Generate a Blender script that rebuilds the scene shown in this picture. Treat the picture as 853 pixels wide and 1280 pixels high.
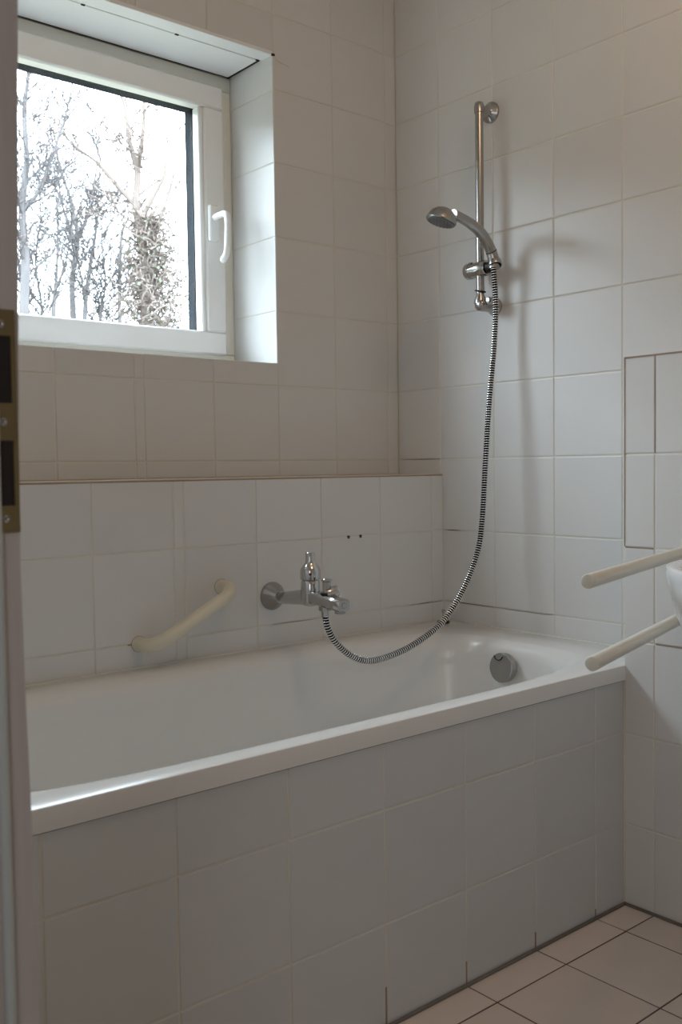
import bpy, math, random
from mathutils import Vector, Matrix, Quaternion
random.seed(7)
sc = bpy.context.scene
for o in list(bpy.data.objects): bpy.data.objects.remove(o)

# ------------------------------------------------------------------ camera
cd = bpy.data.cameras.new('camera'); cam = bpy.data.objects.new('camera', cd)
sc.collection.objects.link(cam); sc.camera = cam
RT = Vector((0.7656408, -0.6431308, -0.0132997)); UP = Vector((0.0396618, 0.0265609, 0.9988601)); FW = Vector((0.6420444, 0.7652956, -0.0458438))
M = Matrix((( RT.x, UP.x, -FW.x, 0), (RT.y, UP.y, -FW.y, 0), (RT.z, UP.z, -FW.z, 0), (0, 0, 0, 1)))
cam.matrix_world = Matrix.Translation((-1.98169, -2.09109, 0.96781)) @ M
cd.sensor_fit = 'VERTICAL'; cd.sensor_height = 22.3; cd.sensor_width = 14.9
cd.lens = 1207.4 / 1280 * 22.3
cd.clip_start = 0.05; cd.clip_end = 300
cd.dof.use_dof = True; cd.dof.focus_distance = 2.35; cd.dof.aperture_fstop = 6.3

# ------------------------------------------------------------------ world, lights, exposure
w = bpy.data.worlds.new('sky'); sc.world = w; w.use_nodes = True
nt = w.node_tree; bg = nt.nodes['Background']
SKY = 9.4
# overcast sky: the zenith three times as bright as the horizon
tc = nt.nodes.new('ShaderNodeTexCoord'); sp = nt.nodes.new('ShaderNodeSeparateXYZ')
mr = nt.nodes.new('ShaderNodeMapRange'); mr.inputs['From Min'].default_value = 0.0; mr.inputs['From Max'].default_value = 1.0
mr.inputs['To Min'].default_value = SKY; mr.inputs['To Max'].default_value = SKY*3
nt.links.new(tc.outputs['Generated'], sp.inputs[0]); nt.links.new(sp.outputs['Z'], mr.inputs['Value'])
nt.links.new(mr.outputs[0], bg.inputs['Strength']); bg.inputs['Color'].default_value = (0.75, 0.88, 1.0, 1)
# portal in the window opening (guides the sky's light, adds none)
pl = bpy.data.lights.new('window_portal', 'AREA'); pl.shape = 'RECTANGLE'; pl.size = 1.05; pl.size_y = 0.86; pl.cycles.is_portal = True
po = bpy.data.objects.new('window_portal', pl); sc.collection.objects.link(po)
po.location = (-0.94, 0.36, 1.655); po.rotation_euler = (-math.pi/2, 0, 0)
# warm bulbs: bathroom ceiling behind the camera's view
def bulb(name, loc, watt, col, rad):
    l = bpy.data.lights.new(name, 'POINT'); l.energy = watt; l.color = col; l.shadow_soft_size = rad
    o = bpy.data.objects.new(name, l); sc.collection.objects.link(o); o.location = loc
bulb('ceiling_bulb', (-0.70, -1.40, 2.30), 6.4, (1.0, 0.66, 0.40), 0.09)
# added fill light in the hall behind the camera, standing in for daylight
hl = bpy.data.lights.new('hall_fill', 'AREA'); hl.shape = 'RECTANGLE'; hl.size = 0.6; hl.size_y = 1.0; hl.energy = 6.5; hl.color = (0.95, 0.96, 1.0)
ho_ = bpy.data.objects.new('hall_fill', hl); sc.collection.objects.link(ho_); ho_.location = (-2.95, -2.55, 1.45)
ho_.rotation_euler = (Vector((-0.5, -1.1, 0.5)) - ho_.location).to_track_quat('-Z', 'Y').to_euler()
sc.view_settings.view_transform = 'Standard'; sc.view_settings.look = 'None'
sc.view_settings.gamma = 1; sc.view_settings.use_curve_mapping = False
sc.view_settings.exposure = 0.0
sc.cycles.max_bounces = 14; sc.cycles.diffuse_bounces = 9; sc.cycles.glossy_bounces = 5; sc.cycles.transparent_max_bounces = 16

# ------------------------------------------------------------------ materials
def mat(name, col, rough=0.5, metal=0.0, spec=0.5, coat=0.0, var=0.0, vscale=8.0, bump=0.0, bscale=60.0, stretch=(1,1,1), per_object=0.0):
    m = bpy.data.materials.new(name); m.use_nodes = True; t = m.node_tree; b = t.nodes['Principled BSDF']
    b.inputs['Base Color'].default_value = (*col, 1); b.inputs['Roughness'].default_value = rough
    b.inputs['Metallic'].default_value = metal; b.inputs['Specular IOR Level'].default_value = spec
    b.inputs['Coat Weight'].default_value = coat; b.inputs['Coat Roughness'].default_value = 0.08
    c = t.nodes.new('ShaderNodeTexCoord'); mp = t.nodes.new('ShaderNodeMapping'); mp.inputs['Scale'].default_value = stretch
    t.links.new(c.outputs['Object'], mp.inputs['Vector'])
    if var > 0 or per_object > 0:
        n = t.nodes.new('ShaderNodeTexNoise'); n.inputs['Scale'].default_value = vscale; n.inputs['Detail'].default_value = 4
        t.links.new(mp.outputs[0], n.inputs['Vector'])
        r = t.nodes.new('ShaderNodeMapRange'); r.inputs['To Min'].default_value = 1 - var; r.inputs['To Max'].default_value = 1 + var
        t.links.new(n.outputs['Fac'], r.inputs['Value'])
        src = r.outputs[0]
        if per_object > 0:
            oi = t.nodes.new('ShaderNodeObjectInfo'); r2 = t.nodes.new('ShaderNodeMapRange')
            r2.inputs['To Min'].default_value = 1 - per_object; r2.inputs['To Max'].default_value = 1 + per_object
            t.links.new(oi.outputs['Random'], r2.inputs['Value'])
            mu = t.nodes.new('ShaderNodeMath'); mu.operation = 'MULTIPLY'
            t.links.new(src, mu.inputs[0]); t.links.new(r2.outputs[0], mu.inputs[1]); src = mu.outputs[0]
        vm = t.nodes.new('ShaderNodeVectorMath'); vm.operation = 'SCALE'; vm.inputs[0].default_value = col
        t.links.new(src, vm.inputs['Scale']); t.links.new(vm.outputs[0], b.inputs['Base Color'])
    if bump > 0:
        n2 = t.nodes.new('ShaderNodeTexNoise'); n2.inputs['Scale'].default_value = bscale; n2.inputs['Detail'].default_value = 3
        t.links.new(mp.outputs[0], n2.inputs['Vector'])
        bn = t.nodes.new('ShaderNodeBump'); bn.inputs['Strength'].default_value = bump; bn.inputs['Distance'].default_value = 0.002
        t.links.new(n2.outputs['Fac'], bn.inputs['Height']); t.links.new(bn.outputs[0], b.inputs['Normal'])
    return m
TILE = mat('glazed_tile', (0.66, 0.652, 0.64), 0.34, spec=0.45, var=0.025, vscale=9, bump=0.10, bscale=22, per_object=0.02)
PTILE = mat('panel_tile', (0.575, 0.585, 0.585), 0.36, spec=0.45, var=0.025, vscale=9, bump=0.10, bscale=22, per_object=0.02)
SILL = mat('sill_tile_glaze', (0.80, 0.80, 0.79), 0.3)
FTILE = mat('floor_tile_glaze', (0.70, 0.61, 0.555), 0.45, spec=0.4, var=0.05, vscale=14, bump=0.12, bscale=50, per_object=0.03)
GROUT = mat('grout', (0.67, 0.63, 0.55), 0.9, spec=0.1, var=0.16, vscale=5)
FGROUT = mat('floor_grout', (0.115, 0.085, 0.07), 0.9, spec=0.1, var=0.25, vscale=12)
BROWN = mat('stained_joint', (0.36, 0.27, 0.21), 0.85, spec=0.1, var=0.3, vscale=20)
LEDGE = mat('ledge_tile_glaze', (0.60, 0.51, 0.41), 0.4, spec=0.4, var=0.03)
SEAL = mat('floor_sealant', (0.17, 0.145, 0.125), 0.6, var=0.25, vscale=15)
SILI = mat('tub_sealant', (0.66, 0.635, 0.585), 0.5, var=0.1, vscale=12)
ENAM = mat('bath_enamel', (0.74, 0.735, 0.72), 0.24, spec=0.4, coat=0.12)
PAINT = mat('white_paint', (0.70, 0.70, 0.69), 0.7, var=0.02)
PVC = mat('white_window_plastic', (0.84, 0.84, 0.83), 0.35, spec=0.5)
PVC2 = mat('aged_window_plastic', (0.78, 0.77, 0.70), 0.4)
SOFF = mat('white_soffit_board', (0.82, 0.83, 0.84), 0.5, var=0.02, vscale=6)
RUB = mat('dark_rubber', (0.007, 0.010, 0.016), 0.9, spec=0.05)
BLK = mat('black_plastic', (0.012, 0.012, 0.013), 0.4)
BLK2 = mat('matt_black_rubber', (0.006, 0.006, 0.007), 0.9, spec=0.05)
CHR = mat('chrome', (0.55, 0.545, 0.54), 0.13, metal=1.0, bump=0.04, bscale=90)
CHR2 = mat('brushed_chrome', (0.43, 0.42, 0.41), 0.26, metal=1.0)
HOSEC = mat('hose_chrome', (0.80, 0.80, 0.80), 0.22, metal=1.0)
CREAM = mat('cream_plastic', (0.70, 0.65, 0.52), 0.32, spec=0.5, var=0.03, vscale=10)
CREAM2 = mat('pale_cream_plastic', (0.70, 0.68, 0.60), 0.35, spec=0.5)
CERA = mat('white_ceramic', (0.80, 0.80, 0.80), 0.12, coat=0.4)
WOOD = mat('limed_wood', (0.50, 0.44, 0.41), 0.6, var=0.28, vscale=60, stretch=(1, 1, 0.05), bump=0.2, bscale=60)
GSEAL = mat('door_seal_rubber', (0.50, 0.52, 0.50), 0.6)
BRASS = mat('tarnished_brass', (0.20, 0.145, 0.065), 0.42, metal=0.55, var=0.15, vscale=40)
DHOLE = mat('dark_hollow', (0.02, 0.012, 0.010), 0.8)
REDM = mat('red_mark', (0.12, 0.01, 0.02), 0.4)
GREY = mat('shower_nozzle_grey', (0.16, 0.16, 0.165), 0.5)
BARK = mat('grey_bark', (0.10, 0.092, 0.092), 0.9, spec=0.1, var=0.25, vscale=3)
BARK2 = mat('ochre_ivy_bark', (0.145, 0.117, 0.102), 0.9, spec=0.1, var=0.3, vscale=3)
BUD = mat('dry_seed_heads', (0.16, 0.11, 0.12), 0.9, spec=0.1)
IVY = mat('ivy_leaf', (0.075, 0.085, 0.055), 0.7)
GRASS = mat('winter_grass', (0.09, 0.085, 0.06), 1.0, spec=0.0, var=0.3, vscale=0.6)
def glass_mat():
    m = bpy.data.materials.new('window_glass'); m.use_nodes = True; t = m.node_tree
    t.nodes.remove(t.nodes['Principled BSDF']); out = t.nodes['Material Output']
    tr = t.nodes.new('ShaderNodeBsdfTransparent'); tr.inputs[0].default_value = (0.97, 0.985, 0.98, 1)
    gl = t.nodes.new('ShaderNodeBsdfGlossy'); gl.inputs['Roughness'].default_value = 0.02
    lw = t.nodes.new('ShaderNodeLayerWeight'); lw.inputs['Blend'].default_value = 0.5     # symmetric on both faces of the pane
    pw = t.nodes.new('ShaderNodeMath'); pw.operation = 'POWER'; pw.inputs[1].default_value = 5.0
    fr = t.nodes.new('ShaderNodeMath'); fr.operation = 'MULTIPLY_ADD'; fr.inputs[1].default_value = 0.9; fr.inputs[2].default_value = 0.04
    t.links.new(lw.outputs['Facing'], pw.inputs[0]); t.links.new(pw.outputs[0], fr.inputs[0])
    mi = t.nodes.new('ShaderNodeMixShader')
    t.links.new(fr.outputs[0], mi.inputs[0]); t.links.new(tr.outputs[0], mi.inputs[1]); t.links.new(gl.outputs[0], mi.inputs[2])
    t.links.new(mi.outputs[0], out.inputs['Surface']); return m
GLASS = glass_mat()

# ------------------------------------------------------------------ helpers
def link(name, me, parent=None, mw=None):
    o = bpy.data.objects.new(name, me); sc.collection.objects.link(o)
    if parent is not None: o.parent = parent
    if mw is not None: o.matrix_local = mw
    return o
class MB:
    def __init__(s): s.v = []; s.f = []; s.mi = []; s.mats = []; s.sm = []
    def add(s, vs, fs, m, smooth=False):
        if m not in s.mats: s.mats.append(m)
        k = s.mats.index(m); n = len(s.v)
        s.v += [tuple(x) for x in vs]
        for f in fs: s.f.append([n + i for i in f]); s.mi.append(k); s.sm.append(smooth)
        return s
    def box(s, a, b, m, bev=0.0):
        x0, y0, z0 = [min(a[i], b[i]) for i in range(3)]; x1, y1, z1 = [max(a[i], b[i]) for i in range(3)]
        if bev <= 0:
            vs = [(x, y, z) for z in (z0, z1) for y in (y0, y1) for x in (x0, x1)]
            return s.add(vs, [(0,2,3,1),(4,5,7,6),(0,1,5,4),(2,6,7,3),(0,4,6,2),(1,3,7,5)], m)
        # chamfered box: 24 verts
        e = min(bev, (x1-x0)/2.01, (y1-y0)/2.01, (z1-z0)/2.01); vs = []; idx = {}
        X = (x0, x1); Y = (y0, y1); Z = (z0, z1); sg = (1, -1)
        for i in (0,1):
            for j in (0,1):
                for k in (0,1):
                    for ax in range(3):
                        p = [X[i] + e*sg[i], Y[j] + e*sg[j], Z[k] + e*sg[k]]
                        p[ax] = (X[i], Y[j], Z[k])[ax]
                        idx[(i,j,k,ax)] = len(vs); vs.append(tuple(p))
        fs = []
        for ax in range(3):
            o1, o2 = [(1,2),(0,2),(0,1)][ax]
            for sd in (0,1):
                q = []
                for (a_, b_) in ((0,0),(1,0),(1,1),(0,1)):
                    c = [0,0,0]; c[ax] = sd; c[o1] = a_; c[o2] = b_; q.append(idx[(*c, ax)])
                fs.append(q if (sd == 1) == (ax != 1) else q[::-1])
        for ax in range(3):       # edges along ax
            o1, o2 = [(1,2),(0,2),(0,1)][ax]
            for a_ in (0,1):
                for b_ in (0,1):
                    c0 = [0,0,0]; c0[o1] = a_; c0[o2] = b_; c1 = list(c0); c1[ax] = 1
                    fs.append([idx[(*c0,o1)], idx[(*c1,o1)], idx[(*c1,o2)], idx[(*c0,o2)]])
        for i in (0,1):
            for j in (0,1):
                for k in (0,1): fs.append([idx[(i,j,k,0)], idx[(i,j,k,1)], idx[(i,j,k,2)]])
        return s.add(vs, fs, m)
    def tube(s, pts, rad, m, n=16, cap=True, smooth=True):
        pts = [Vector(p) for p in pts]; R = rad if isinstance(rad, (list, tuple)) else [rad]*len(pts)
        T = []
        for i in range(len(pts)):
            a = pts[max(i-1, 0)]; b = pts[min(i+1, len(pts)-1)]; d = (b - a)
            T.append(d.normalized() if d.length > 1e-9 else (T[-1] if T else Vector((0,0,1))))
        nrm = T[0].orthogonal().normalized(); vs = []; fs = []
        for i, p in enumerate(pts):
            nrm = (nrm - T[i]*nrm.dot(T[i]))
            nrm = nrm.normalized() if nrm.length > 1e-6 else T[i].orthogonal().normalized()
            bi = T[i].cross(nrm)
            for k in range(n):
                a = 2*math.pi*k/n; vs.append(p + (nrm*math.cos(a) + bi*math.sin(a))*R[i])
        for i in range(len(pts)-1):
            for k in range(n):
                k2 = (k+1) % n; fs.append((i*n+k, i*n+k2, (i+1)*n+k2, (i+1)*n+k))
        s.add(vs, fs, m, smooth)
        if cap:
            s.add(vs[:n], [tuple(range(n))[::-1]], m); s.add(vs[-n:], [tuple(range(n))], m)
        return s
    def lathe(s, c, axis, prof, m, n=32, smooth=True):   # prof: (distance along axis, radius)
        c = Vector(c); ax = Vector(axis).normalized(); u = ax.orthogonal().normalized(); w_ = ax.cross(u)
        vs = []; fs = []; N = len(prof)
        for (h, r) in prof:
            for k in range(n):
                a = 2*math.pi*k/n; vs.append(c + ax*h + (u*math.cos(a) + w_*math.sin(a))*r)
        for i in range(N-1):
            for k in range(n):
                k2 = (k+1) % n; fs.append((i*n+k, i*n+k2, (i+1)*n+k2, (i+1)*n+k))
        s.add(vs, fs, m, smooth)
        if prof[0][1] > 1e-5: s.add(vs[:n], [tuple(range(n))[::-1]], m)
        if prof[-1][1] > 1e-5: s.add(vs[-n:], [tuple(range(n))], m)
        return s
    def build(s, name, parent=None, auto=None):
        me = bpy.data.meshes.new(name); me.from_pydata(s.v, [], s.f); me.update()
        for m in s.mats: me.materials.append(m)
        me.polygons.foreach_set('material_index', s.mi); me.polygons.foreach_set('use_smooth', s.sm)
        import bmesh
        bm = bmesh.new(); bm.from_mesh(me); bmesh.ops.remove_doubles(bm, verts=bm.verts, dist=1e-6)
        bmesh.ops.recalc_face_normals(bm, faces=bm.faces); bm.to_mesh(me); bm.free()
        try: me.set_sharp_from_angle(angle=math.radians(40))
        except Exception: pass
        return link(name, me, parent)
def struct(o): o['kind'] = 'structure'; return o
def tag(o, label, cat, group=None):
    o['label'] = label; o['category'] = cat
    if group: o['group'] = group
    return o
def empty(name, loc=(0, 0, 0)):
    o = bpy.data.objects.new(name, None); sc.collection.objects.link(o); o.location = loc; o.empty_display_size = 0.05; return o
def spline(P, n=8):
    P = [Vector(p) for p in P]; out = []
    for i in range(len(P)-1):
        p0 = P[max(i-1,0)]; p1 = P[i]; p2 = P[i+1]; p3 = P[min(i+2, len(P)-1)]
        for k in range(n):
            t = k/n
            out.append(0.5*((2*p1) + (p2-p0)*t + (2*p0-5*p1+4*p2-p3)*t*t + (3*p1-p0-3*p2+p3)*t**3))
    out.append(P[-1]); return out

# ------------------------------------------------------------------ tiles
TM = {}
def tile_mesh(w_, h, m):
    key = (round(w_, 4), round(h, 4), m.name)
    if key in TM: return TM[key]
    e = 0.0
    rings = [(0.0, -0.006), (0.0, -0.0011), (0.0009, -0.0003), (0.0024, 0.0)]
    vs = []
    for ins, z in rings:
        a = w_/2 - ins; b = h/2 - ins; vs += [(-a, -b, z), (a, -b, z), (a, b, z), (-a, b, z)]
    fs = [(12, 13, 14, 15)]
    for r in range(3):
        for k in range(4):
            k2 = (k+1) % 4; fs.append((r*4+k, r*4+k2, (r+1)*4+k2, (r+1)*4+k))
    me = bpy.data.meshes.new('tile'); me.from_pydata(vs, [], fs); me.update(); me.materials.append(m)
    TM[key] = me; return me
def basis(O, U, V):
    U = Vector(U); V = Vector(V); N = U.cross(V)
    return Matrix(((U.x, V.x, N.x, O[0]), (U.y, V.y, N.y, O[1]), (U.z, V.z, N.z, O[2]), (0,0,0,1)))
def tiles(parent, O, U, V, us, vs, m=None, holes=(), gap=0.0028, name='tile', tilt=0.0016):
    """lay tiles on the plane O + u U + v V; us, vs are the joint positions; holes are (u0,u1,v0,v1)"""
    m = m or TILE; B = basis(O, U, V)
    for a, b in zip(us[:-1], us[1:]):
        for c, d in zip(vs[:-1], vs[1:]):
            rects = [(a, b, c, d)]
            for (h0, h1, k0, k1) in holes:
                nr = []
                for (a_, b_, c_, d_) in rects:
                    if b_ <= h0 or a_ >= h1 or d_ <= k0 or c_ >= k1: nr.append((a_, b_, c_, d_)); continue
                    if c_ < k0: nr.append((a_, b_, c_, k0 + gap/2))
                    if d_ > k1: nr.append((a_, b_, k1 - gap/2, d_))
                    if a_ < h0: nr.append((a_, h0 + gap/2, max(c_, k0), min(d_, k1)))
                    if b_ > h1: nr.append((h1 - gap/2, b_, max(c_, k0), min(d_, k1)))
                rects = nr
            for (a_, b_, c_, d_) in rects:
                if b_ - a_ < 0.008 or d_ - c_ < 0.008: continue
                me = tile_mesh(b_ - a_ - gap, d_ - c_ - gap, m)
                t = (Matrix.Translation(((a_+b_)/2, (c_+d_)/2, random.uniform(-0.00012, 0.00012)))
                     @ Matrix.Rotation(random.gauss(0, tilt), 4, 'X') @ Matrix.Rotation(random.gauss(0, tilt), 4, 'Y'))
                link(name, me, parent, B @ t)
G = 0.0014    # grout surface sits this far behind the tile faces
ROWS = [0.0, 0.182, 0.3815, 0.5858, 0.7883, 0.9887, 1.188, 1.3869, 1.5825, 1.7762, 1.9654, 2.1603, 2.36, 2.40]
CEIL = 2.40
LX, FY = -1.70, -2.60          # left and front walls of the room
WX1, WX0, WZ0, WZ1 = -0.442, -1.442, 1.248, 2.06       # window opening
LD, LZ = 0.180, 0.946          # lower half wall: depth, top
TW = 0.8868                    # tub outer edge
BP, BZ = 0.1712, 1.196         # boxed pipe run: depth, top

# back wall (solid, with the window opening)
m = MB(); Y1 = 0.36
for a, b in (((LX-0.12, G, 0), (WX0-G, Y1, CEIL)), ((WX1+G, G, 0), (0.12, Y1, CEIL)), ((WX0-G, G, 0), (WX1+G, Y1, WZ0-G)), ((WX0-G, G, WZ1), (WX1+G, Y1, CEIL))):
    m.box(a, b, GROUT)
wall_back = struct(m.build('wall_back'))
XB = [-1.70, -1.67, -1.47, -1.268, -1.0659, -0.8665, -0.8406, -0.6437, -0.441, -0.2407, -0.0409, -0.001]
tiles(wall_back, (0, 0, 0), (1,0,0), (0,0,1), XB, [LZ] + ROWS[5:], holes=[(WX0, WX1, WZ0, WZ1)])
# reveal tiles right, left and sill
tiles(wall_back, (WX1, 0, 0), (0,-1,0), (0,0,1), [-0.235, -0.198, 0.0], [WZ0] + ROWS[7:11] + [WZ1], gap=0.002)
tiles(wall_back, (WX0, 0, 0), (0,1,0), (0,0,1), [0.0, 0.198, 0.235], [WZ0] + ROWS[7:11] + [WZ1], gap=0.002)
tiles(wall_back, (0, 0, WZ0), (1,0,0), (0,1,0), [WX0] + XB[3:9], [0.0, 0.198], m=SILL, gap=0.002)
# soffit board over the window: a loose lid with dark gaps, and its little clips
o = MB().box((WX0+0.004, 0.052, WZ1-0.006), (WX1-0.010, 0.196, WZ1+0.004), SOFF, 0.001).build('soffit_board', wall_back)
o = MB().box((WX0, 0.0, WZ1-0.006), (WX1, 0.0495, WZ1+0.004), SOFF, 0.001).build('soffit_strip', wall_back)
o = MB().box((WX0, 0.0495, WZ1-0.0035), (WX1, 0.205, WZ1+0.004), DHOLE).build('soffit_gap', wall_back)
for cx, cy in ((-0.455, 0.050), (-0.700, 0.050), (-0.95, 0.050), (-0.452, 0.196), (-0.4405, -0.0005)):
    MB().box((cx-0.0045, cy-0.0025, WZ1-0.0080), (cx+0.0045, cy+0.0025, WZ1-0.003), DHOLE).build('clip', wall_back)

# lower half wall with its ledge
m = MB().box((LX, -LD+G, 0), (0, 0.0, LZ-G), GROUT)
wall_lower = struct(m.build('wall_lower')); wall_lower['label'] = 'tiled half wall with a ledge behind the bathtub'
XL = [-1.699, -1.674, -1.4715, -1.2715, -1.0708, -0.8725, -0.8454, -0.6459, -0.4449, -0.2423, -0.0448, -0.001]
tiles(wall_lower, (0, -LD, 0), (1,0,0), (0,0,1), XL, [0.5, 0.5858, 0.7883, LZ])
tiles(wall_lower, (0, 0, LZ), (1,0,0), (0,1,0), XL, [-LD, -0.001], m=LEDGE)
MB().box((LX, -LD-0.0004, LZ-0.0045), (-0.002, -LD+0.004, LZ-0.0005), BROWN).build('ledge_joint', wall_lower)
MB().box((LX, -LD-0.001, LZ-0.0012), (-0.002, -LD+0.010, LZ+0.0015), LEDGE, 0.0006).build('ledge_trim', wall_lower)
for hx in (-0.3537, -0.3122):
    MB().lathe((hx, -LD+0.004, 0.7868), (0,-1,0), [(0, 0.0045), (0.0043, 0.0045), (0.0043, 0.002), (0.003, 0.0001)], DHOLE, 12).build('drill_hole', wall_lower)

# right wall
m = MB().box((G, FY, 0), (0.12, 0.0, CEIL), GROUT)
wall_right = struct(m.build('wall_right'))
YR = [0.001, 0.1732, 0.3712, 0.5691, 0.7679, 0.967, 1.167, 1.367, 1.567, 1.767, 1.967, 2.167, 2.367, 2.567, 2.599]
tiles(wall_right, (0,0,0), (0,-1,0), (0,0,1), YR[:5] + [TW+0.01], [0.50] + ROWS[3:6])
tiles(wall_right, (0,0,0), (0,-1,0), (0,0,1), YR[:5] + [0.967], ROWS[5:7])
tiles(wall_right, (0,0,0), (0,-1,0), (0,0,1), YR, ROWS[6:])
# boxed pipe run along the foot of the right wall
m = MB().box((-BP+G, FY, 0), (0.0, -TW+G*0, BZ-G), GROUT)
wall_boxing = struct(m.build('wall_boxing')); wall_boxing['label'] = 'tiled boxing in front of the right wall'
YQ = [TW, 0.9607, 1.1641, 1.366, 1.568, 1.77, 1.972, 2.174, 2.376, 2.578, 2.599]
tiles(wall_boxing, (-BP, 0, 0), (0,-1,0), (0,0,1), YQ, ROWS[:6] + [BZ])
tiles(wall_boxing, (0, 0, BZ), (1,0,0), (0,1,0), [-BP, -0.001], [-y for y in YQ[::-1]])
tiles(wall_boxing, (0, -TW+0.0001, 0), (-1,0,0), (0,0,1), [0.001, BP], [0.535] + ROWS[3:6] + [BZ])
MB().box((-BP-0.0006, FY, BZ-0.0035), (-BP+0.002, -TW-0.001, BZ+0.0005), BROWN).build('stained_joint', wall_boxing)
MB().box((-BP-0.0006, -TW-0.0025, 0.79), (-BP+0.002, -TW+0.0006, BZ), BROWN).build('stained_joint', wall_boxing)
MB().box((-BP-0.0004, -0.9620, 0.99), (-BP+0.002, -0.9598, BZ), BROWN).build('stained_joint', wall_boxing)
MB().box((-BP-0.0004, -TW-0.07, 0.7872), (-BP+0.002, -TW-0.002, 0.7890), BROWN).build('stained_joint', wall_boxing)
MB().box((-BP-0.001, -1.75, 0.5850), (-BP+0.002, -0.963, 0.5868), BROWN).build('stained_joint', wall_boxing)
# bath panel
PT = 0.500; RZP = 0.497
m = MB().box((LX, -TW+G, 0), (-BP, -TW+0.05, PT-0.004), GROUT)
wall_panel = struct(m.build('wall_bath_panel')); wall_panel['label'] = 'tiled panel closing the front of the bathtub'
XP = [-1.699, -1.6915, -1.4905, -1.2889, -1.0876, -0.8831, -0.6801, -0.4777, -0.2766, -0.1725]
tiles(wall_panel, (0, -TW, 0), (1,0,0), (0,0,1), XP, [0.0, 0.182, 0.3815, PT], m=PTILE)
for x, h in ((-0.2766, 0.02), (-0.4777, 0.035), (-0.6801, 0.045), (-0.8831, 0.07)):
    MB().box((x-0.0013, -TW-0.0003, 0), (x+0.0013, -TW+0.002, h), BROWN).build('stained_joint', wall_panel)
MB().box((LX, -TW-0.0006, PT-0.004), (-BP-0.001, -TW+0.004, PT-0.0015), SEAL).build('rim_joint', wall_panel)

MB().box((-BP-0.003, -TW-0.003, 0.004), (-BP+0.0005, -TW+0.0005, RZP), GROUT).build('corner_joint', wall_panel)
# left wall with the door opening, front wall, ceiling, hall
DY0, DY1, DH = -1.358, -2.20, 2.02
m = MB().box((LX-0.12, DY0+0.02, 0), (LX-G, 0.0, CEIL), GROUT).box((LX-0.12, FY, 0), (LX-G, DY1-0.02, CEIL), GROUT).box((LX-0.12, DY1-0.02, DH+0.02), (LX-G, DY0+0.02, CEIL), GROUT)
wall_left = struct(m.build('wall_left'))
tiles(wall_left, (LX,0,0), (0,1,0), (0,0,1), [-1.311, -1.30, -1.1, -0.9, -0.7, -0.5, -0.3, -0.1, -0.001], [0.55] + ROWS[3:])
wall_front = struct(MB().box((LX-0.12, FY-0.12, 0), (0.12, FY, CEIL), PAINT).build('wall_front'))
ceiling = struct(MB().box((-3.4, -3.6, CEIL), (0.12, 0.36, CEIL+0.15), PAINT).build('ceiling'))
m = MB().box((-3.4, -3.6, -0.10), (0.12, 0.36, -G), FGROUT)
floor = struct(m.build('floor'))
XF = [-1.70, -1.6915, -1.4905, -1.2889, -1.0876, -0.8831, -0.6801, -0.4777, -0.2766, -BP]
tiles(floor, (0,0,0), (1,0,0), (0,1,0), XF, [FY] + [-2.367, -2.167, -1.967, -1.7665, -1.5655, -1.3645, -1.1641, -0.9607, -TW], m=FTILE, gap=0.0034)
MB().box((LX, -TW-0.007, -0.001), (-BP, -TW, 0.006), SEAL, 0.002).build('floor_joint', floor)
MB().box((-BP-0.007, FY, -0.001), (-BP, -TW, 0.006), SEAL, 0.002).build('floor_joint', floor)
wall_hall = struct(MB().box((-3.4, -3.6, 0), (-3.28, -0.3, CEIL), PAINT).box((-3.28, -0.42, 0), (LX-0.12, -0.30, CEIL), PAINT)
       .box((-3.28, -3.6, 0), (LX-0.12, -3.48, CEIL), PAINT).box((LX-0.12, -3.48, 0), (LX-0.0, FY-0.12, CEIL), PAINT).build('wall_hall'))

# hair-fine cracks in the joints near the corner of the tub
def crack(parent, O, U, V, pts, wd=0.0012):
    B = basis(O, U, V); vs = []; fs = []
    for i, (u, v) in enumerate(pts):
        q = wd * (0.35 if i in (0, len(pts)-1) else 1.0)
        for s_ in (-1, 1): vs += [B @ Vector((u, v + s_*q/2, -0.0015)), B @ Vector((u, v + s_*q/2, 0.0004))]
    for i in range(len(pts)-1):
        a = i*4; b = a+4
        fs += [(a+1, b+1, b+3, a+3), (a, a+1, a+3, a+2) if i == 0 else (a+1, a+3, b+3, b+1), (a, b, b+1, a+1), (a+2, a+3, b+3, b+2)]
    MB().add(vs, fs, BROWN).build('joint_crack', parent)
crack(wall_right, (0,0,0), (0,-1,0), (0,0,1), [(0.183, 0.7886), (0.21, 0.7883), (0.245, 0.7881)], 0.0016)
crack(wall_right, (0,0,0), (0,-1,0), (0,0,1), [(0.185, 0.5868), (0.26, 0.5862), (0.33, 0.5855), (0.371, 0.5856)], 0.0011)
crack(wall_right, (0,0,0), (0,-1,0), (0,0,1), [(0.371, 0.5856), (0.45, 0.5850), (0.56, 0.5855)], 0.0006)
crack(wall_right, (0,0,0), (0,-1,0), (0,0,1), [(0.01, 0.9890), (0.09, 0.9887), (0.17, 0.9886)], 0.0010)
crack(wall_lower, (0,-LD,0), (1,0,0), (0,0,1), [(-0.60, 0.5862), (-0.54, 0.5857), (-0.48, 0.5853)], 0.0005)
crack(wall_lower, (0,-LD,0), (1,0,0), (0,0,1), [(-0.135, 0.5858), (-0.06, 0.5862), (-0.004, 0.5858)], 0.0009)
0 and crack(wall_panel, (0,-TW,0), (1,0,0), (0,0,1), [(-1.42, 0.3815), (-1.36, 0.3811), (-1.30, 0.3815)], 0.0007)
crack(wall_back, (0,0,0), (1,0,0), (0,0,1), [(-0.435, 2.046), (-0.415, 2.040), (-0.385, 2.036)], 0.0008)

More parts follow.
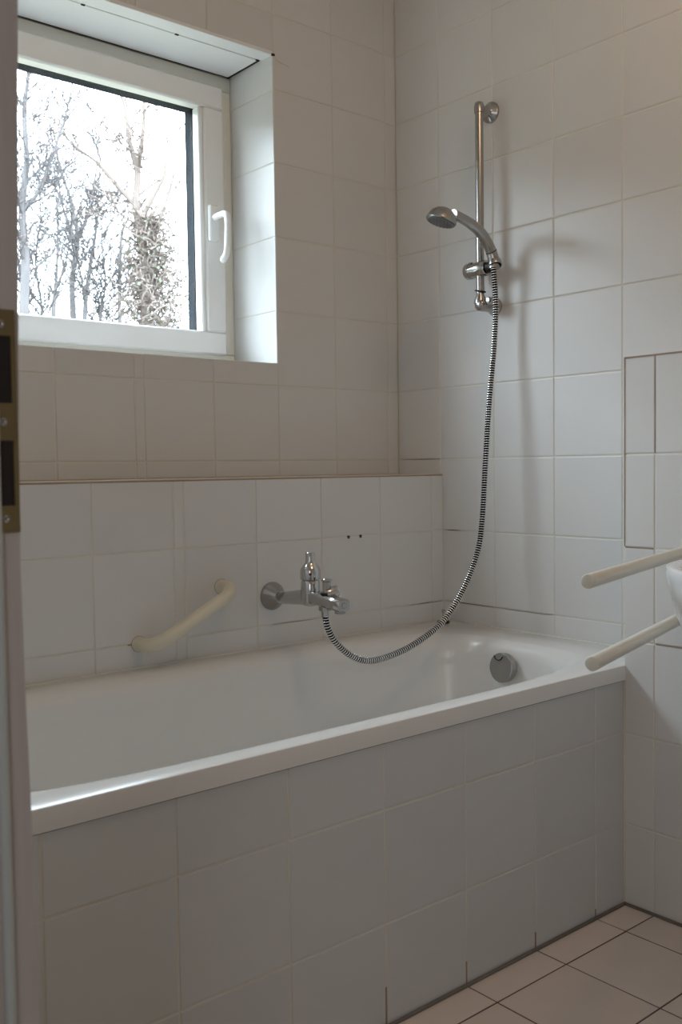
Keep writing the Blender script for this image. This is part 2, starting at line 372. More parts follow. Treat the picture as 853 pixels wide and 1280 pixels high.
# ------------------------------------------------------------------ window
win = struct(empty('window_1', (-0.942, 0.2, WZ0))); wl = Vector((-0.942, 0.2, WZ0))
def wpart(mb, name, parent=None):
    p = parent or win; o = mb.build(name, p)
    off = wl if p is win else None
    if off is not None: o.matrix_local = Matrix.Translation(-off)
    return o
def frame_mb(x0, x1, z0, z1, wd, y0, y1, mt, bev=0.003, wb=None):
    wb = wb or wd; m = MB()
    m.box((x0, y0, z0), (x1, y1, z0+wb), mt, bev); m.box((x0, y0, z1-wd), (x1, y1, z1), mt, bev)
    m.box((x0, y0, z0+wb), (x0+wd, y1, z1-wd), mt, bev); m.box((x1-wd, y0, z0+wb), (x1, y1, z1-wd), mt, bev); return m
OX0, OX1, OZ0, OZ1 = -1.331, -0.553, 1.343, 1.955       # visible glass opening
wpart(frame_mb(WX0, WX1, WZ0, WZ1-0.006, 0.040, 0.202, 0.27, PVC2, 0.002), 'outer_frame')
sash = wpart(frame_mb(WX0+0.034, WX1-0.034, WZ0+0.036, WZ1-0.042, 0.0635, 0.186, 0.228, PVC, 0.005), 'sash')
wpart(frame_mb(OX0-0.014, OX1+0.014, OZ0-0.014, OZ1+0.014, 0.0150, 0.190, 0.224, PVC, 0.004), 'glazing_bead')
wpart(frame_mb(OX0-0.012, OX1+0.012, OZ0-0.012, OZ1+0.012, 0.0130, 0.227, 0.262, RUB, 0.0005), 'gasket')
wpart(MB().box((OX0-0.006, 0.2245, OZ0-0.006), (OX1+0.006, 0.2265, OZ1+0.006), GLASS), 'pane')
hx = -0.519
rose = wpart(MB().box((hx-0.0155, 0.173, 1.592), (hx+0.0155, 0.187, 1.690), PVC, 0.004), 'handle_plate')
hp = spline([(hx, 0.175, 1.655), (hx, 0.150, 1.657), (hx, 0.122, 1.655), (hx, 0.111, 1.643), (hx, 0.110, 1.610), (hx, 0.114, 1.565), (hx-0.001, 0.121, 1.543), (hx-0.003, 0.138, 1.530)], 5)
wpart(MB().tube(hp, [0.0085]*8 + [0.0088]*(len(hp)-13) + [0.0092, 0.0095, 0.009, 0.0075, 0.004], PVC, 14), 'handle_lever')

# ------------------------------------------------------------------ door frame at the left
door = struct(empty('door_1', (LX, DY0, 0)))
def dpart(mb, name, parent=None):
    o = mb.build(name, parent or door)
    if parent is None: o.matrix_local = Matrix.Translation(-Vector((LX, DY0, 0)))
    return o
# left jamb, slightly bowed as in the photograph
def jx(z):   # x of the room-side edge
    return -1.6905 + 0.0055*max(0.0, (z-0.95)/0.4)**1.3*0 + (-0.0085 if z < 0.9 else 0.0)*0
def jamb(y0, y1, sgn):
    zs = [0, 0.3, 0.55, 0.7, 0.8, 0.9, 1.0, 1.1, 1.2, 1.35, 1.7, DH]; vs = []; fs = []
    for z in zs:
        e = JE(z) if sgn > 0 else -1.69
        vs += [(e, y0, z), (e, y1, z), (-1.84, y1, z), (-1.84, y0, z)]
    for i in range(len(zs)-1):
        for k in range(4):
            k2 = (k+1) % 4; fs.append((i*4+k, i*4+k2, i*4+4+k2, i*4+4+k))
    fs += [(0,1,2,3), tuple((len(zs)-1)*4+k for k in (0,1,2,3))]
    return MB().add(vs, fs, WOOD)
def JE(z):   # measured bow of the jamb's edge
    T = [(0.0, -1.690), (0.53, -1.6872), (0.70, -1.6893), (0.80, -1.6915), (0.92, -1.6925), (1.09, -1.6885), (1.32, -1.6820), (1.6, -1.676), (2.02, -1.672)]
    for (a, p), (b, q) in zip(T[:-1], T[1:]):
        if z <= b: return p + (q-p)*(z-a)/(b-a)
    return T[-1][1]
dpart(jamb(DY0, DY0+0.045, 1), 'jamb')
dpart(jamb(DY1-0.045, DY1, -1), 'jamb')
dpart(MB().box((-1.84, DY1-0.045, DH), (-1.675, DY0+0.045, DH+0.045), WOOD, 0.002), 'head')
dpart(MB().tube([(-1.7105, DY0-0.001, 0.01), (-1.7105, DY0-0.001, DH)], 0.0042, GSEAL, 10), 'door_seal')
# strike plate: brass strip with two slots and three screws
ze0, ze1 = 0.9215, 1.0915
m = MB(); sx1 = -1.6925; sx0 = -1.716
def strike():
    m = MB(); y0, y1 = DY0-0.0025, DY0+0.0005
    s1 = (1.0205, 1.0715); s2 = (0.9420, 0.9920)
    xa, xb = sx0+0.003, sx1-0.0035
    m.box((sx0, y0, ze0), (sx1, y1, s2[0]), BRASS); m.box((sx0, y0, s2[1]), (sx1, y1, s1[0]), BRASS); m.box((sx0, y0, s1[1]), (sx1, y1, ze1), BRASS)
    for s in (s1, s2): m.box((sx0, y0, s[0]), (xa, y1, s[1]), BRASS); m.box((xb, y0, s[0]), (sx1, y1, s[1]), BRASS)
    return m, (s1, s2), xa, xb, y0
sm_, slots, xa, xb, sy = strike()
sp_ = dpart(sm_, 'strike_plate')
for s in slots: 
    o = MB().box((xa, DY0-0.0006, s[0]), (xb, DY0+0.0004, s[1]), DHOLE).build('slot', sp_)
for z in (1.0805, 1.0062, 0.9320):
    MB().lathe((-1.7035, sy+0.0006, z), (0,-1,0), [(0, 0.0034), (0.0008, 0.0030), (0.0012, 0.0018), (0.0006, 0.0012), (0.0004, 0.0001)], CHR2, 14).build('screw', sp_)

# ------------------------------------------------------------------ bathtub
tub = empty('bathtub', (-0.93, -0.53, 0)); tag(tub, 'white enamelled built-in bathtub behind the tiled panel, under the window', 'bathtub')
to = Vector((-0.93, -0.53, 0))
def tpart(mb, name):
    o = mb.build(name, tub); o.matrix_local = Matrix.Translation(-to); return o
RZ = 0.531
def tub_shell():
    n = 128; x0, x1, y0, y1 = LX+0.002, -0.0015, -TW-0.004, -LD-0.0015
    rings = []
    ang = []
    cx0, cy0 = (x0+x1)/2, (y0+y1)/2; a0, b0 = (x1-x0)/2, (y1-y0)/2
    # angles that hit the rectangle's corners
    for k in range(n): ang.append(2*math.pi*(k+0.5)/n)
    def rect(cx, cy, a, b, z, r=0.0):
        out = []
        for t in ang:
            # map square param to rectangle by superellipse with large exponent
            c, s = math.cos(t), math.sin(t); q = max(abs(c), abs(s)); 
            out.append((cx + a*c/q, cy + b*s/q, z))
        return out
    def sup(cx, cy, a, b, e, z):
        out = []
        for t in ang:
            c, s = math.cos(t), math.sin(t); r = (abs(c)**e + abs(s)**e)**(-1/e); out.append((cx + a*c*r, cy + b*s*r, z))
        return out
    # apron (front), outer edge, rim top
    R = []
    R.append(rect(cx0, cy0, a0-0.004, b0-0.004, RZ-0.034))
    R.append(rect(cx0, cy0, a0-0.0006, b0-0.0006, RZ-0.033))
    R.append(rect(cx0, cy0, a0, b0, RZ-0.029))
    R.append(rect(cx0, cy0, a0, b0, RZ-0.004))
    R.append(rect(cx0, cy0, a0-0.0012, b0-0.0012, RZ-0.0012))
    R.append(rect(cx0, cy0, a0-0.004, b0-0.004, RZ))
    # inner opening
    icx, icy, ia, ib = -0.875, -0.5465, 0.752, 0.302
    for ins, dz, e in ((-0.006, 0.0, 4.6), (0.002, -0.0012, 4.5), (0.010, -0.0045, 4.3), (0.018, -0.0105, 4.1), (0.024, -0.019, 3.9), (0.028, -0.029, 3.75), (0.030, -0.040, 3.6)):
        R.append(sup(icx, icy, ia-ins, ib-ins, e, RZ+dz))
    # walls: taper; head (left) end slopes back more
    for t in [i/14 for i in range(1, 15)]:
        z = RZ - 0.04 - 0.30*t
        xr = -0.150 - 0.045*t - 0.02*t*t; xl = -1.602 + 0.16*t + 0.08*t*t
        yf = -0.822 + 0.035*t; yb = -0.270 - 0.042*t
        R.append(sup((xr+xl)/2, (yf+yb)/2, (xr-xl)/2, (yb-yf)/2, 3.6-0.6*t, z))
    xr, xl, yf, yb = -0.205, -1.372, -0.787, -0.312
    for ins, dz in ((0.006, -0.022), (0.018, -0.040), (0.036, -0.053), (0.060, -0.060), (0.10, -0.063), (0.16, -0.065), (0.22, -0.066)):
        R.append(sup((xr+xl)/2, (yf+yb)/2, (xr-xl)/2-ins, (yb-yf)/2-ins, 3.6, RZ-0.34+dz))
    vs = [p for r in R for p in r]; fs = []
    for i in range(len(R)-1):
        for k in range(n):
            k2 = (k+1) % n; fs.append((i*n+k, i*n+k2, (i+1)*n+k2, (i+1)*n+k))
    fs.append(tuple((len(R)-1)*n+k for k in range(n)))
    return MB().add(vs, fs, ENAM, True)
tpart(tub_shell(), 'basin')
tpart(MB().box((LX, -LD-0.006, RZ-0.002), (-0.001, -LD, RZ+0.003), SILI, 0.002).box((-0.0065, -TW+0.02, RZ-0.002), (0.0, -LD, RZ+0.003), SILI, 0.002), 'sealant')
kc = (-0.168, -0.546, 0.4728)
tpart(MB().lathe(kc, (-1, 0, 0.10), [(-0.03, 0.026), (-0.003, 0.030), (-0.003, 0.036), (0.014, 0.036), (0.0165, 0.0335), (0.017, 0.0)], CHR2, 48), 'overflow_knob')
kn = Vector((-1, 0, 0.10)).normalized(); ku = Vector((0.0995, 0, 0.995)); pp = []
for k in range(13):
    a = math.radians(195 + k*150/12); pp.append(Vector(kc) + kn*0.0172 + Vector((0, 1, 0))*(0.008 + 0.0135*math.cos(a)) + ku*(0.031 + 0.0135*math.sin(a)))
tpart(MB().tube(pp, 0.0013, BLK, 8), 'knob_grip_mark')
tpart(MB().lathe((-0.42, -0.55, 0.1248), (0,0,1), [(0, 0.031), (0.003, 0.031), (0.0045, 0.026), (0.0055, 0.0)], CHR, 32), 'drain_cover')
# black rubber stopper with a chrome eye parked in the rim's back corner
plug = empty('bath_plug', (-0.045, -0.221, RZ)); tag(plug, 'small black rubber bath plug with a chrome pin on the rim in the tub corner', 'plug')
pc = (0, 0, 0)
MB().lathe(pc, (0,0,1), [(0, 0.015), (0.002, 0.0175), (0.006, 0.0175), (0.008, 0.014), (0.0085, 0.0)], BLK, 28).build('stopper', plug)
MB().lathe((0,0,0.008), (0,0,1), [(0, 0.0065), (0.003, 0.006), (0.004, 0.0026), (0.022, 0.0026), (0.023, 0.0045), (0.028, 0.0048), (0.030, 0.003), (0.0305, 0.0)], CHR2, 16).build('pin', plug)

# ------------------------------------------------------------------ mixer tap
tap = empty('bath_mixer_tap', (-0.603, -LD, 0.655)); tag(tap, 'chrome single-lever bath mixer tap on the wall above the tub', 'tap')
tp = Vector((-0.603, -LD, 0.655))
def appart(mb, name, parent=None):
    o = mb.build(name, parent or tap)
    if parent is None: o.matrix_local = Matrix.Translation(-tp)
    return o
tx = -0.603
appart(MB().lathe((tx, -LD, 0.657), (0,-1,0), [(0, 0.0345), (0.004, 0.0345), (0.008, 0.033), (0.030, 0.0170), (0.034, 0.0145), (0.034, 0.0)], CHR2, 48), 'escutcheon')
body = MB().tube([(tx, -0.212, 0.657), (tx, -0.225, 0.657), (tx, -0.232, 0.657), (tx, -0.29, 0.664), (tx, -0.318, 0.667), (tx, -0.34, 0.668)], [0.0125, 0.0125, 0.0145, 0.0175, 0.0195, 0.0205], CHR, 28)
body.lathe((tx, -0.3335, 0.648), (0,0,1), [(0, 0.012), (0.004, 0.0185), (0.012, 0.0222), (0.030, 0.0224), (0.058, 0.0218), (0.060, 0.0205), (0.060, 0)], CHR, 32)
appart(body, 'body')
lev = MB().lathe((tx, -0.3338, 0.7095), (0,0,1), [(0, 0.0210), (0.001, 0.0236), (0.021, 0.0236), (0.027, 0.0215), (0.034, 0.0160), (0.039, 0.0122), (0.043, 0.0108), (0.062, 0.0108), (0.0635, 0.0095), (0.0635, 0)], CHR, 32)
lv = appart(lev, 'lever')
o = MB().lathe((tx-0.0140, -0.3518, 0.7240), (-0.62,-0.78,0), [(-0.004, 0.0032), (0.0012, 0.0032), (0.0016, 0.0)], REDM, 14).build('temperature_mark', lv)
# spout: flattened bar dropping slightly outward
def prism(y0, z0, y1, z1, w0, w1, h0, h1):
    vs = []
    secs = []
    for (y, z, w_, h) in ((y0, z0, w0, h0), ((y0*2+y1)/3, (z0*2+z1)/3, (w0*2+w1)/3*1.03, (h0*2+h1)/3), ((y0+y1*2)/3, (z0+z1*2)/3, (w0+w1*2)/3*1.03, (h0+h1*2)/3), (y1+0.002, z1, w1, h1), (y1, z1, w1*0.92, h1*0.90)):
        e = min(w_, h)*0.17
        secs.append([(tx+a, y, z+b) for a, b in ((-w_/2+e, -h/2), (w_/2-e, -h/2), (w_/2, -h/2+e), (w_/2, h/2-e), (w_/2-e, h/2), (-w_/2+e, h/2), (-w_/2, h/2-e), (-w_/2, -h/2+e))])
    vs = [p for s in secs for p in s]; fs = []
    for i in range(len(secs)-1):
        for k in range(8):
            k2 = (k+1) % 8; fs.append((i*8+k, i*8+k2, i*8+8+k2, i*8+8+k))
    fs += [tuple(range(8)), tuple((len(secs)-1)*8+k for k in range(8))]
    return MB().add(vs, fs, CHR)
appart(prism(-0.335, 0.671, -0.455, 0.660, 0.035, 0.033, 0.029, 0.026), 'spout')
appart(MB().lathe((tx, -0.440, 0.650), (0,0,-1), [(0, 0.0125), (0.008, 0.0125), (0.009, 0.0105), (0.0085, 0.0)], CHR2, 24), 'aerator')
appart(MB().lathe((tx, -0.4545, 0.6605), (0,-1,0), [(0, 0.0075), (0.0012, 0.0075), (0.0012, 0.0055), (0.0004, 0.0050), (0.0004, 0.0)], CHR2, 20), 'spout_mark')
dk = MB().lathe((tx, -0.394, 0.681), (0,0,1), [(0, 0.0155), (0.003, 0.0155), (0.004, 0.010), (0.004, 0)], BLK, 24)
d = appart(dk, 'diverter')
MB().lathe((tx, -0.394, 0.685), (0,0,1), [(0, 0.0095), (0.024, 0.0095), (0.026, 0.0122), (0.030, 0.0122), (0.0315, 0.0105), (0.0315, 0)], CHR, 24).build('diverter_knob', d)
appart(MB().lathe((tx+0.006, -0.40, 0.683), (0.75,-0.35,0.2), [(-0.01, 0.014), (0.016, 0.014), (0.019, 0.0115), (0.019, 0.0)], CHR, 24), 'non_return_valve')
hn = MB().lathe((tx, -0.3865, 0.656), (0,0,-1), [(0, 0.0145), (0.013, 0.0145), (0.014, 0.0085), (0.028, 0.0080), (0.0285, 0.0)], CHR2, 20)
appart(hn, 'hose_outlet')

# ------------------------------------------------------------------ shower hose
HP = [(-0.0671, -0.43, 1.4802), (-0.0560, -0.427, 1.3848), (-0.0589, -0.424, 1.2817), (-0.0754, -0.421, 1.1373), (-0.089, -0.418, 0.9723), (-0.0994, -0.415, 0.8278), (-0.1152, -0.412, 0.7457), (-0.1643, -0.409, 0.6565), (-0.2354, -0.406, 0.5818), (-0.3036, -0.403, 0.5453), (-0.3828, -0.4, 0.5196), (-0.4714, -0.397, 0.5101), (-0.5309, -0.394, 0.5292), (-0.5762, -0.391, 0.5665), (-0.5969, -0.388, 0.6019), (-0.603, -0.3865, 0.6335)]
raw = spline(HP, 30)
def resample(P, step):
    out = [P[0]]; acc = 0.0
    for a, b in zip(P[:-1], P[1:]):
        L = (b-a).length
        while acc + L >= step:
            t = (step-acc)/L; a = a + (b-a)*t; out.append(a.copy()); L = (b-a).length; acc = 0.0
        acc += L
    return out
hose = empty('shower_hose', HP[-1]); tag(hose, 'flexible chrome and black ribbed shower hose hanging from the handset to the tap', 'hose')
ho = Vector(HP[-1])
core = resample(raw, 0.008)
o = MB().tube(core + [Vector(HP[-1])], 0.0069, BLK2, 12).build('inner_tube', hose); o.matrix_local = Matrix.Translation(-ho)
PIT = 0.0063
P = resample(raw, PIT/8); vs = []; fs = []; n = 14
m = MB(); rings = []; prof = [0.0072, 0.0083, 0.0083, 0.0083, 0.0072, None, None, None]
Tn = Vector((0, -1, 0))
for i in range(len(P)):
    r = prof[i % 8]
    d = (P[min(i+1, len(P)-1)] - P[max(i-1, 0)]).normalized(); u = d.cross(Tn).normalized(); w_ = d.cross(u)
    rings.append(None if r is None else [P[i] + d*(PIT/12*math.sin(2*math.pi*k/n)) + (u*math.cos(2*math.pi*k/n) + w_*math.sin(2*math.pi*k/n))*r for k in range(n)])
for a, b in zip(rings[:-1], rings[1:]):
    if a is None or b is None: continue
    q = len(vs); vs += a + b
    for k in range(n):
        k2 = (k+1) % n; fs.append((q+k, q+k2, q+n+k2, q+n+k))
o = MB().add(vs, fs, HOSEC, True).build('metal_winding', hose); o['kind'] = 'stuff'; o.matrix_local = Matrix.Translation(-ho)

# ------------------------------------------------------------------ riser rail with slider and handset
rail = empty('shower_riser_rail', (-0.055, -0.3745, 1.40)); tag(rail, 'vertical chrome shower rail with a sliding holder on the right wall', 'shower rail'); ro = Vector((-0.055, -0.3745, 1.40))
def rpart(mb, name, parent=None):
    o = mb.build(name, parent or rail)
    if parent is None: o.matrix_local = Matrix.Translation(-ro)
    return o
bx, by = -0.055, -0.3745
rpart(MB().tube([(bx, by, 1.418), (bx, by, 1.895)], 0.0105, CHR2, 24), 'bar')
m = MB().lathe((0, by+0.006, 1.897), (-1,0,0), [(0, 0.027), (0.006, 0.027), (0.010, 0.023), (0.014, 0.015), (0.020, 0.011), (0.045, 0.0105), (0.055, 0.012)], CHR2, 32)
m.lathe((bx, by, 1.883), (0,0,1), [(0, 0.0125), (0.018, 0.0132), (0.026, 0.0105), (0.029, 0.005), (0.0295, 0)], CHR2, 24)
rpart(m, 'wall_bracket')
m = MB().lathe((0, by-0.004, 1.388), (-1,0,0), [(0, 0.023), (0.005, 0.023), (0.009, 0.020), (0.014, 0.0160), (0.040, 0.0155), (0.052, 0.0160), (0.062, 0.0158), (0.066, 0.0140), (0.069, 0.010), (0.0705, 0.005), (0.071, 0)], CHR2, 32)
m.lathe((bx, by, 1.392), (0,0,1), [(0, 0.017), (0.010, 0.016), (0.022, 0.0105), (0.028, 0.0095)], CHR2, 24)
rpart(m, 'wall_bracket')
rpart(MB().lathe((-0.028, by-0.024, 1.397), (-1,0,0), [(0, 0.010), (0.024, 0.010), (0.028, 0.0075), (0.029, 0)], CHR2, 20), 'bracket_button')
rpart(MB().tube([(bx + 0.0125*math.cos(a), by + 0.0125*math.sin(a), 1.4245 + 0.003*math.sin(a)) for a in [k*math.pi/8 for k in range(17)]], 0.0022, BLK, 8), 'stop_ring')
m = MB().lathe((bx, -0.327, 1.4815), (0,-1,0), [(0, 0.0), (0.0005, 0.016), (0.003, 0.0200), (0.006, 0.0215), (0.018, 0.0215), (0.0185, 0.0202), (0.040, 0.0205), (0.070, 0.0205), (0.073, 0.0180)], CHR, 36)
sl = rpart(m, 'slider')
MB().lathe((bx, -0.402, 1.4815), (0,-1,0), [(0, 0.0145), (0.014, 0.0155), (0.016, 0.012), (0.016, 0.0)], BLK, 24).build('holder_socket', sl)
MB().box((bx-0.015, -0.356, 1.489), (bx+0.010, -0.3465, 1.5008), BLK, 0.001).build('slider_notch', sl)

hs = empty('shower_handset', (-0.062, -0.425, 1.475)); tag(hs, 'chrome hand shower with curved handle resting in the rail holder', 'shower head'); hso = Vector((-0.062, -0.425, 1.475))
def hpart(mb, name):
    o = mb.build(name, hs); o.matrix_local = Matrix.Translation(-hso); return o
H = spline([(-0.0600, -0.427, 1.474), (-0.0600, -0.426, 1.492), (-0.0665, -0.424, 1.515), (-0.083, -0.422, 1.541), (-0.108, -0.421, 1.562), (-0.142, -0.420, 1.5775), (-0.178, -0.420, 1.5865), (-0.205, -0.420, 1.5885)], 6)
RR = [0.0150, 0.0150, 0.0138, 0.0135, 0.0138, 0.0132, 0.0125, 0.0145]
rad = []
for i in range(len(H)):
    t = i/(len(H)-1)*7; k = min(int(t), 6); rad.append(RR[k] + (RR[k+1]-RR[k])*(t-k))
hpart(MB().tube(H, rad, CHR2, 20), 'handle')
hpart(MB().lathe((-0.0675, -0.4238, 1.517), (-0.5,0,0.8), [(-0.0010, 0.0138), (-0.0010, 0.0144), (0.0010, 0.0144), (0.0010, 0.013)], BLK, 24), 'handle_collar')
ax = Vector((-0.26, 0.17, -1.0)).normalized(); hc = Vector((-0.243, -0.420, 1.578))
hpart(MB().lathe(hc, ax, [(-0.0245, 0.0), (-0.0235, 0.009), (-0.019, 0.020), (-0.010, 0.0305), (0.002, 0.0365), (0.010, 0.0385), (0.013, 0.0370), (0.013, 0.034)], CHR2, 40), 'head')
hpart(MB().lathe(hc, ax, [(0.008, 0.0345), (0.0150, 0.0345), (0.0165, 0.030), (0.0175, 0.012), (0.0175, 0.0)], GREY, 36), 'spray_plate')
nz = MB(); uu = ax.orthogonal().normalized(); vv = ax.cross(uu)
for r_, c_ in ((0.010, 6), (0.019, 12), (0.0275, 18)):
    for k in range(c_):
        a = 2*math.pi*k/c_; nz.lathe(hc + (uu*math.cos(a)+vv*math.sin(a))*r_ + ax*0.0155, ax, [(0, 0.0014), (0.0025, 0.001), (0.0025, 0)], BLK, 6)
o = hpart(nz, 'nozzles'); o['kind'] = 'stuff'
hpart(MB().lathe((-0.0590, -0.4275, 1.4900), (-0.22, -0.38, -0.9), [(-0.010, 0.0140), (-0.002, 0.0170), (0.010, 0.0176), (0.012, 0.0166), (0.0105, 0.0155)], CHR2, 28), 'end_cup')
hpart(MB().lathe((-0.0590, -0.4275, 1.4900), (-0.22, -0.38, -0.9), [(0.0085, 0.0158), (0.0110, 0.0150), (0.0112, 0.0)], BLK2, 22), 'hose_socket')

# ------------------------------------------------------------------ cream grab bar over the tub
gb = empty('grab_bar', (-0.86, -LD, 0.64)); tag(gb, 'cream plastic grab bar slanting up the tiled wall to the left of the tap', 'grab bar'); go = Vector((-0.86, -LD, 0.64))
def gpart(mb, name):
    o = mb.build(name, gb); o.matrix_local = Matrix.Translation(-go); return o
A = Vector((-0.9665, -LD, 0.585)); B2 = Vector((-0.749, -LD, 0.693)); dr = (B2-A).normalized()
OUT = Vector((0,-1,0)); so = 0.068
path = [A, A+OUT*0.018, A+OUT*0.036+dr*0.002, A+OUT*0.054+dr*0.012, A+OUT*(so-0.003)+dr*0.030, A+OUT*so+dr*0.050,
        B2+OUT*so-dr*0.050, B2+OUT*(so-0.003)-dr*0.030, B2+OUT*0.054-dr*0.012, B2+OUT*0.036-dr*0.002, B2+OUT*0.018, B2]
path = spline(path, 5)
gpart(MB().tube(path, 0.0150, CREAM, 24), 'rail')
for q in (A, B2):
    gpart(MB().lathe(q + OUT*0.0004, (0,-1,0), [(-0.001, 0.0172), (0.0015, 0.0172), (0.0022, 0.0160), (0.0022, 0.0)], CREAM2, 28), 'end_flange')
    gpart(MB().lathe(q + Vector((0,0.0003,0)), (0,-1,0), [(0, 0.0183), (0.0007, 0.0183), (0.0007, 0.0)], BROWN, 28), 'dirt_ring')
gpart(MB().lathe(B2 + OUT*0.012 + Vector((0.004,-0.004,-0.0135)), (0.1,-0.35,-1), [(-0.002, 0.0024), (0.0015, 0.0024), (0.002, 0)], BLK, 10), 'screw_hole')
gpart(MB().box((A.x-0.026, -LD-0.0008, A.z-0.0010), (A.x-0.017, -LD+0.001, A.z+0.0014), BROWN), 'wall_nick')

# ------------------------------------------------------------------ two-armed rail and washbasin at the right edge
dv = Vector((0.9605, 0.278, 0)).normalized()
E1 = Vector((-0.7715, -1.2225, 0.7922)); E2 = Vector((-0.7718, -1.2300, 0.6686))
sr = empty('support_rail', (-BP, -1.055, 0.60)); tag(sr, 'cream two-armed support rail reaching out from the boxing at the right edge, beside the washbasin', 'support rail'); sro = Vector((-BP, -1.055, 0.60))
def spart(mb, name):
    o = mb.build(name, sr); o.matrix_local = Matrix.Translation(-sro); return o
for E in (E1, E2):
    L = (-BP - 0.012 - E.x)/dv.x
    spart(MB().lathe(E, dv, [(0, 0.0), (0, 0.0098), (0.0005, 0.0106), (0.0015, 0.0111), (0.004, 0.0113), (L, 0.0113)], CREAM2, 32), 'arm')
rt = E1 + dv*((-BP-0.012-E1.x)/dv.x)
spart(MB().box((-BP-0.014, rt.y-0.016, 0.63), (-BP, rt.y+0.016, 0.83), CREAM2, 0.004), 'wall_plate')
spart(MB().tube([(rt.x-0.008, rt.y, 0.645), (rt.x-0.008, rt.y, 0.815)], 0.016, CREAM2, 24), 'hinge_post')

wb = empty('washbasin', (-BP, -1.455, 0.79)); tag(wb, 'white ceramic washbasin on the boxing, its rounded rim cut by the right edge', 'washbasin'); wbo = Vector((-BP, -1.455, 0.79))
def basin():
    n = 64; R = []
    def ring(a, b, xc, z):
        out = []
        for k in range(n):
            t = 2*math.pi*k/n; c, s = math.cos(t), math.sin(t)
            x = xc - a*c; e = 2.6 if c < 0 else 2.05
            r = (abs(c)**e + abs(s)**e)**(-1/e)
            x = min(xc - a*c*r, -BP-0.0015); out.append((x, -1.455 + b*s*r, z))
        return out
    xc = -0.40; RZb = 0.800
    spec = [(0.09, 0.09, RZb-0.200), (0.160, 0.165, RZb-0.188), (0.213, 0.219, RZb-0.160), (0.243, 0.251, RZb-0.120), (0.259, 0.268, RZb-0.075), (0.267, 0.276, RZb-0.042), (0.272, 0.281, RZb-0.022), (0.2745, 0.2835, RZb-0.010), (0.272, 0.281, RZb-0.003), (0.266, 0.275, RZb), (0.250, 0.258, RZb-0.001), (0.235, 0.243, RZb-0.006), (0.222, 0.230, RZb-0.022), (0.205, 0.215, RZb-0.06), (0.17, 0.18, RZb-0.105), (0.11, 0.12, RZb-0.130), (0.03, 0.03, RZb-0.138)]
    for i, (a, b, z) in enumerate(spec):
        xx = xc if i < 10 else xc - 0.012
        R.append(ring(a, b, xx, z) if i < 10 else [(max(min(p[0], -BP-0.06), -1), p[1], p[2]) for p in ring(a, b, xx, z)])
    vs = [p for r in R for p in r]; fs = []
    for i in range(len(R)-1):
        for k in range(n):
            k2 = (k+1) % n; fs.append((i*n+k, i*n+k2, (i+1)*n+k2, (i+1)*n+k))
    fs += [tuple(range(n)), tuple((len(R)-1)*n+k for k in range(n))]
    return MB().add(vs, fs, CERA, True)
o = basin().build('bowl', wb); o.matrix_local = Matrix.Translation(-wbo)
o = MB().lathe((-0.412, -1.455, 0.6625), (0,0,1), [(0, 0.021), (0.002, 0.021), (0.003, 0.015), (0.003, 0)], CHR, 24).build('drain', wb); o.matrix_local = Matrix.Translation(-wbo)

# ------------------------------------------------------------------ outdoors: ground and bare trees
ground = struct(MB().box((-60, 0.6, -0.62), (90, 120, -0.6), GRASS).build('ground'))
def blocker():  # unseen belt, added and shaped to block low sky light at the window
    rng = random.Random(5); nx, nz = 260, 12; vs = []; fs = []
    for i in range(nx+1):
        x = -70 + 150*i/nx; k_ = min(1, max(0, (2 - x)/10)); top = 5.0 + 6.5*k_*k_*(3-2*k_) + 0.3*math.sin(x*0.35) + rng.uniform(-0.25, 0.25)*(1 + 2*k_)
        for side in (0, 1):
            for j in range(nz+1):
                t = j/nz; z = -0.6 + top*t; bulge = 1.3*(1-t**3) + rng.uniform(-0.25, 0.25)
                vs.append((x + rng.uniform(-.15, .15), 34 + (-bulge if side == 0 else bulge), z))
    N = 2*(nz+1)
    for i in range(nx):
        for j in range(nz):
            a = i*N+j; fs.append((a, a+N, a+N+1, a+1)); b = i*N+nz+1+j; fs.append((b, b+1, b+N+1, b+N))
        fs.append((i*N+nz, (i+1)*N+nz, (i+1)*N+2*nz+1, i*N+2*nz+1))
    o = MB().add(vs, fs, mat('blocker_green', (0.013, 0.017, 0.012), 0.9, spec=0.1, var=0.5, vscale=2)).build('low_sky_blocker')
    tag(o, 'unseen dark belt added far behind the bare trees to hold back low sky light', 'blocker')
blocker()
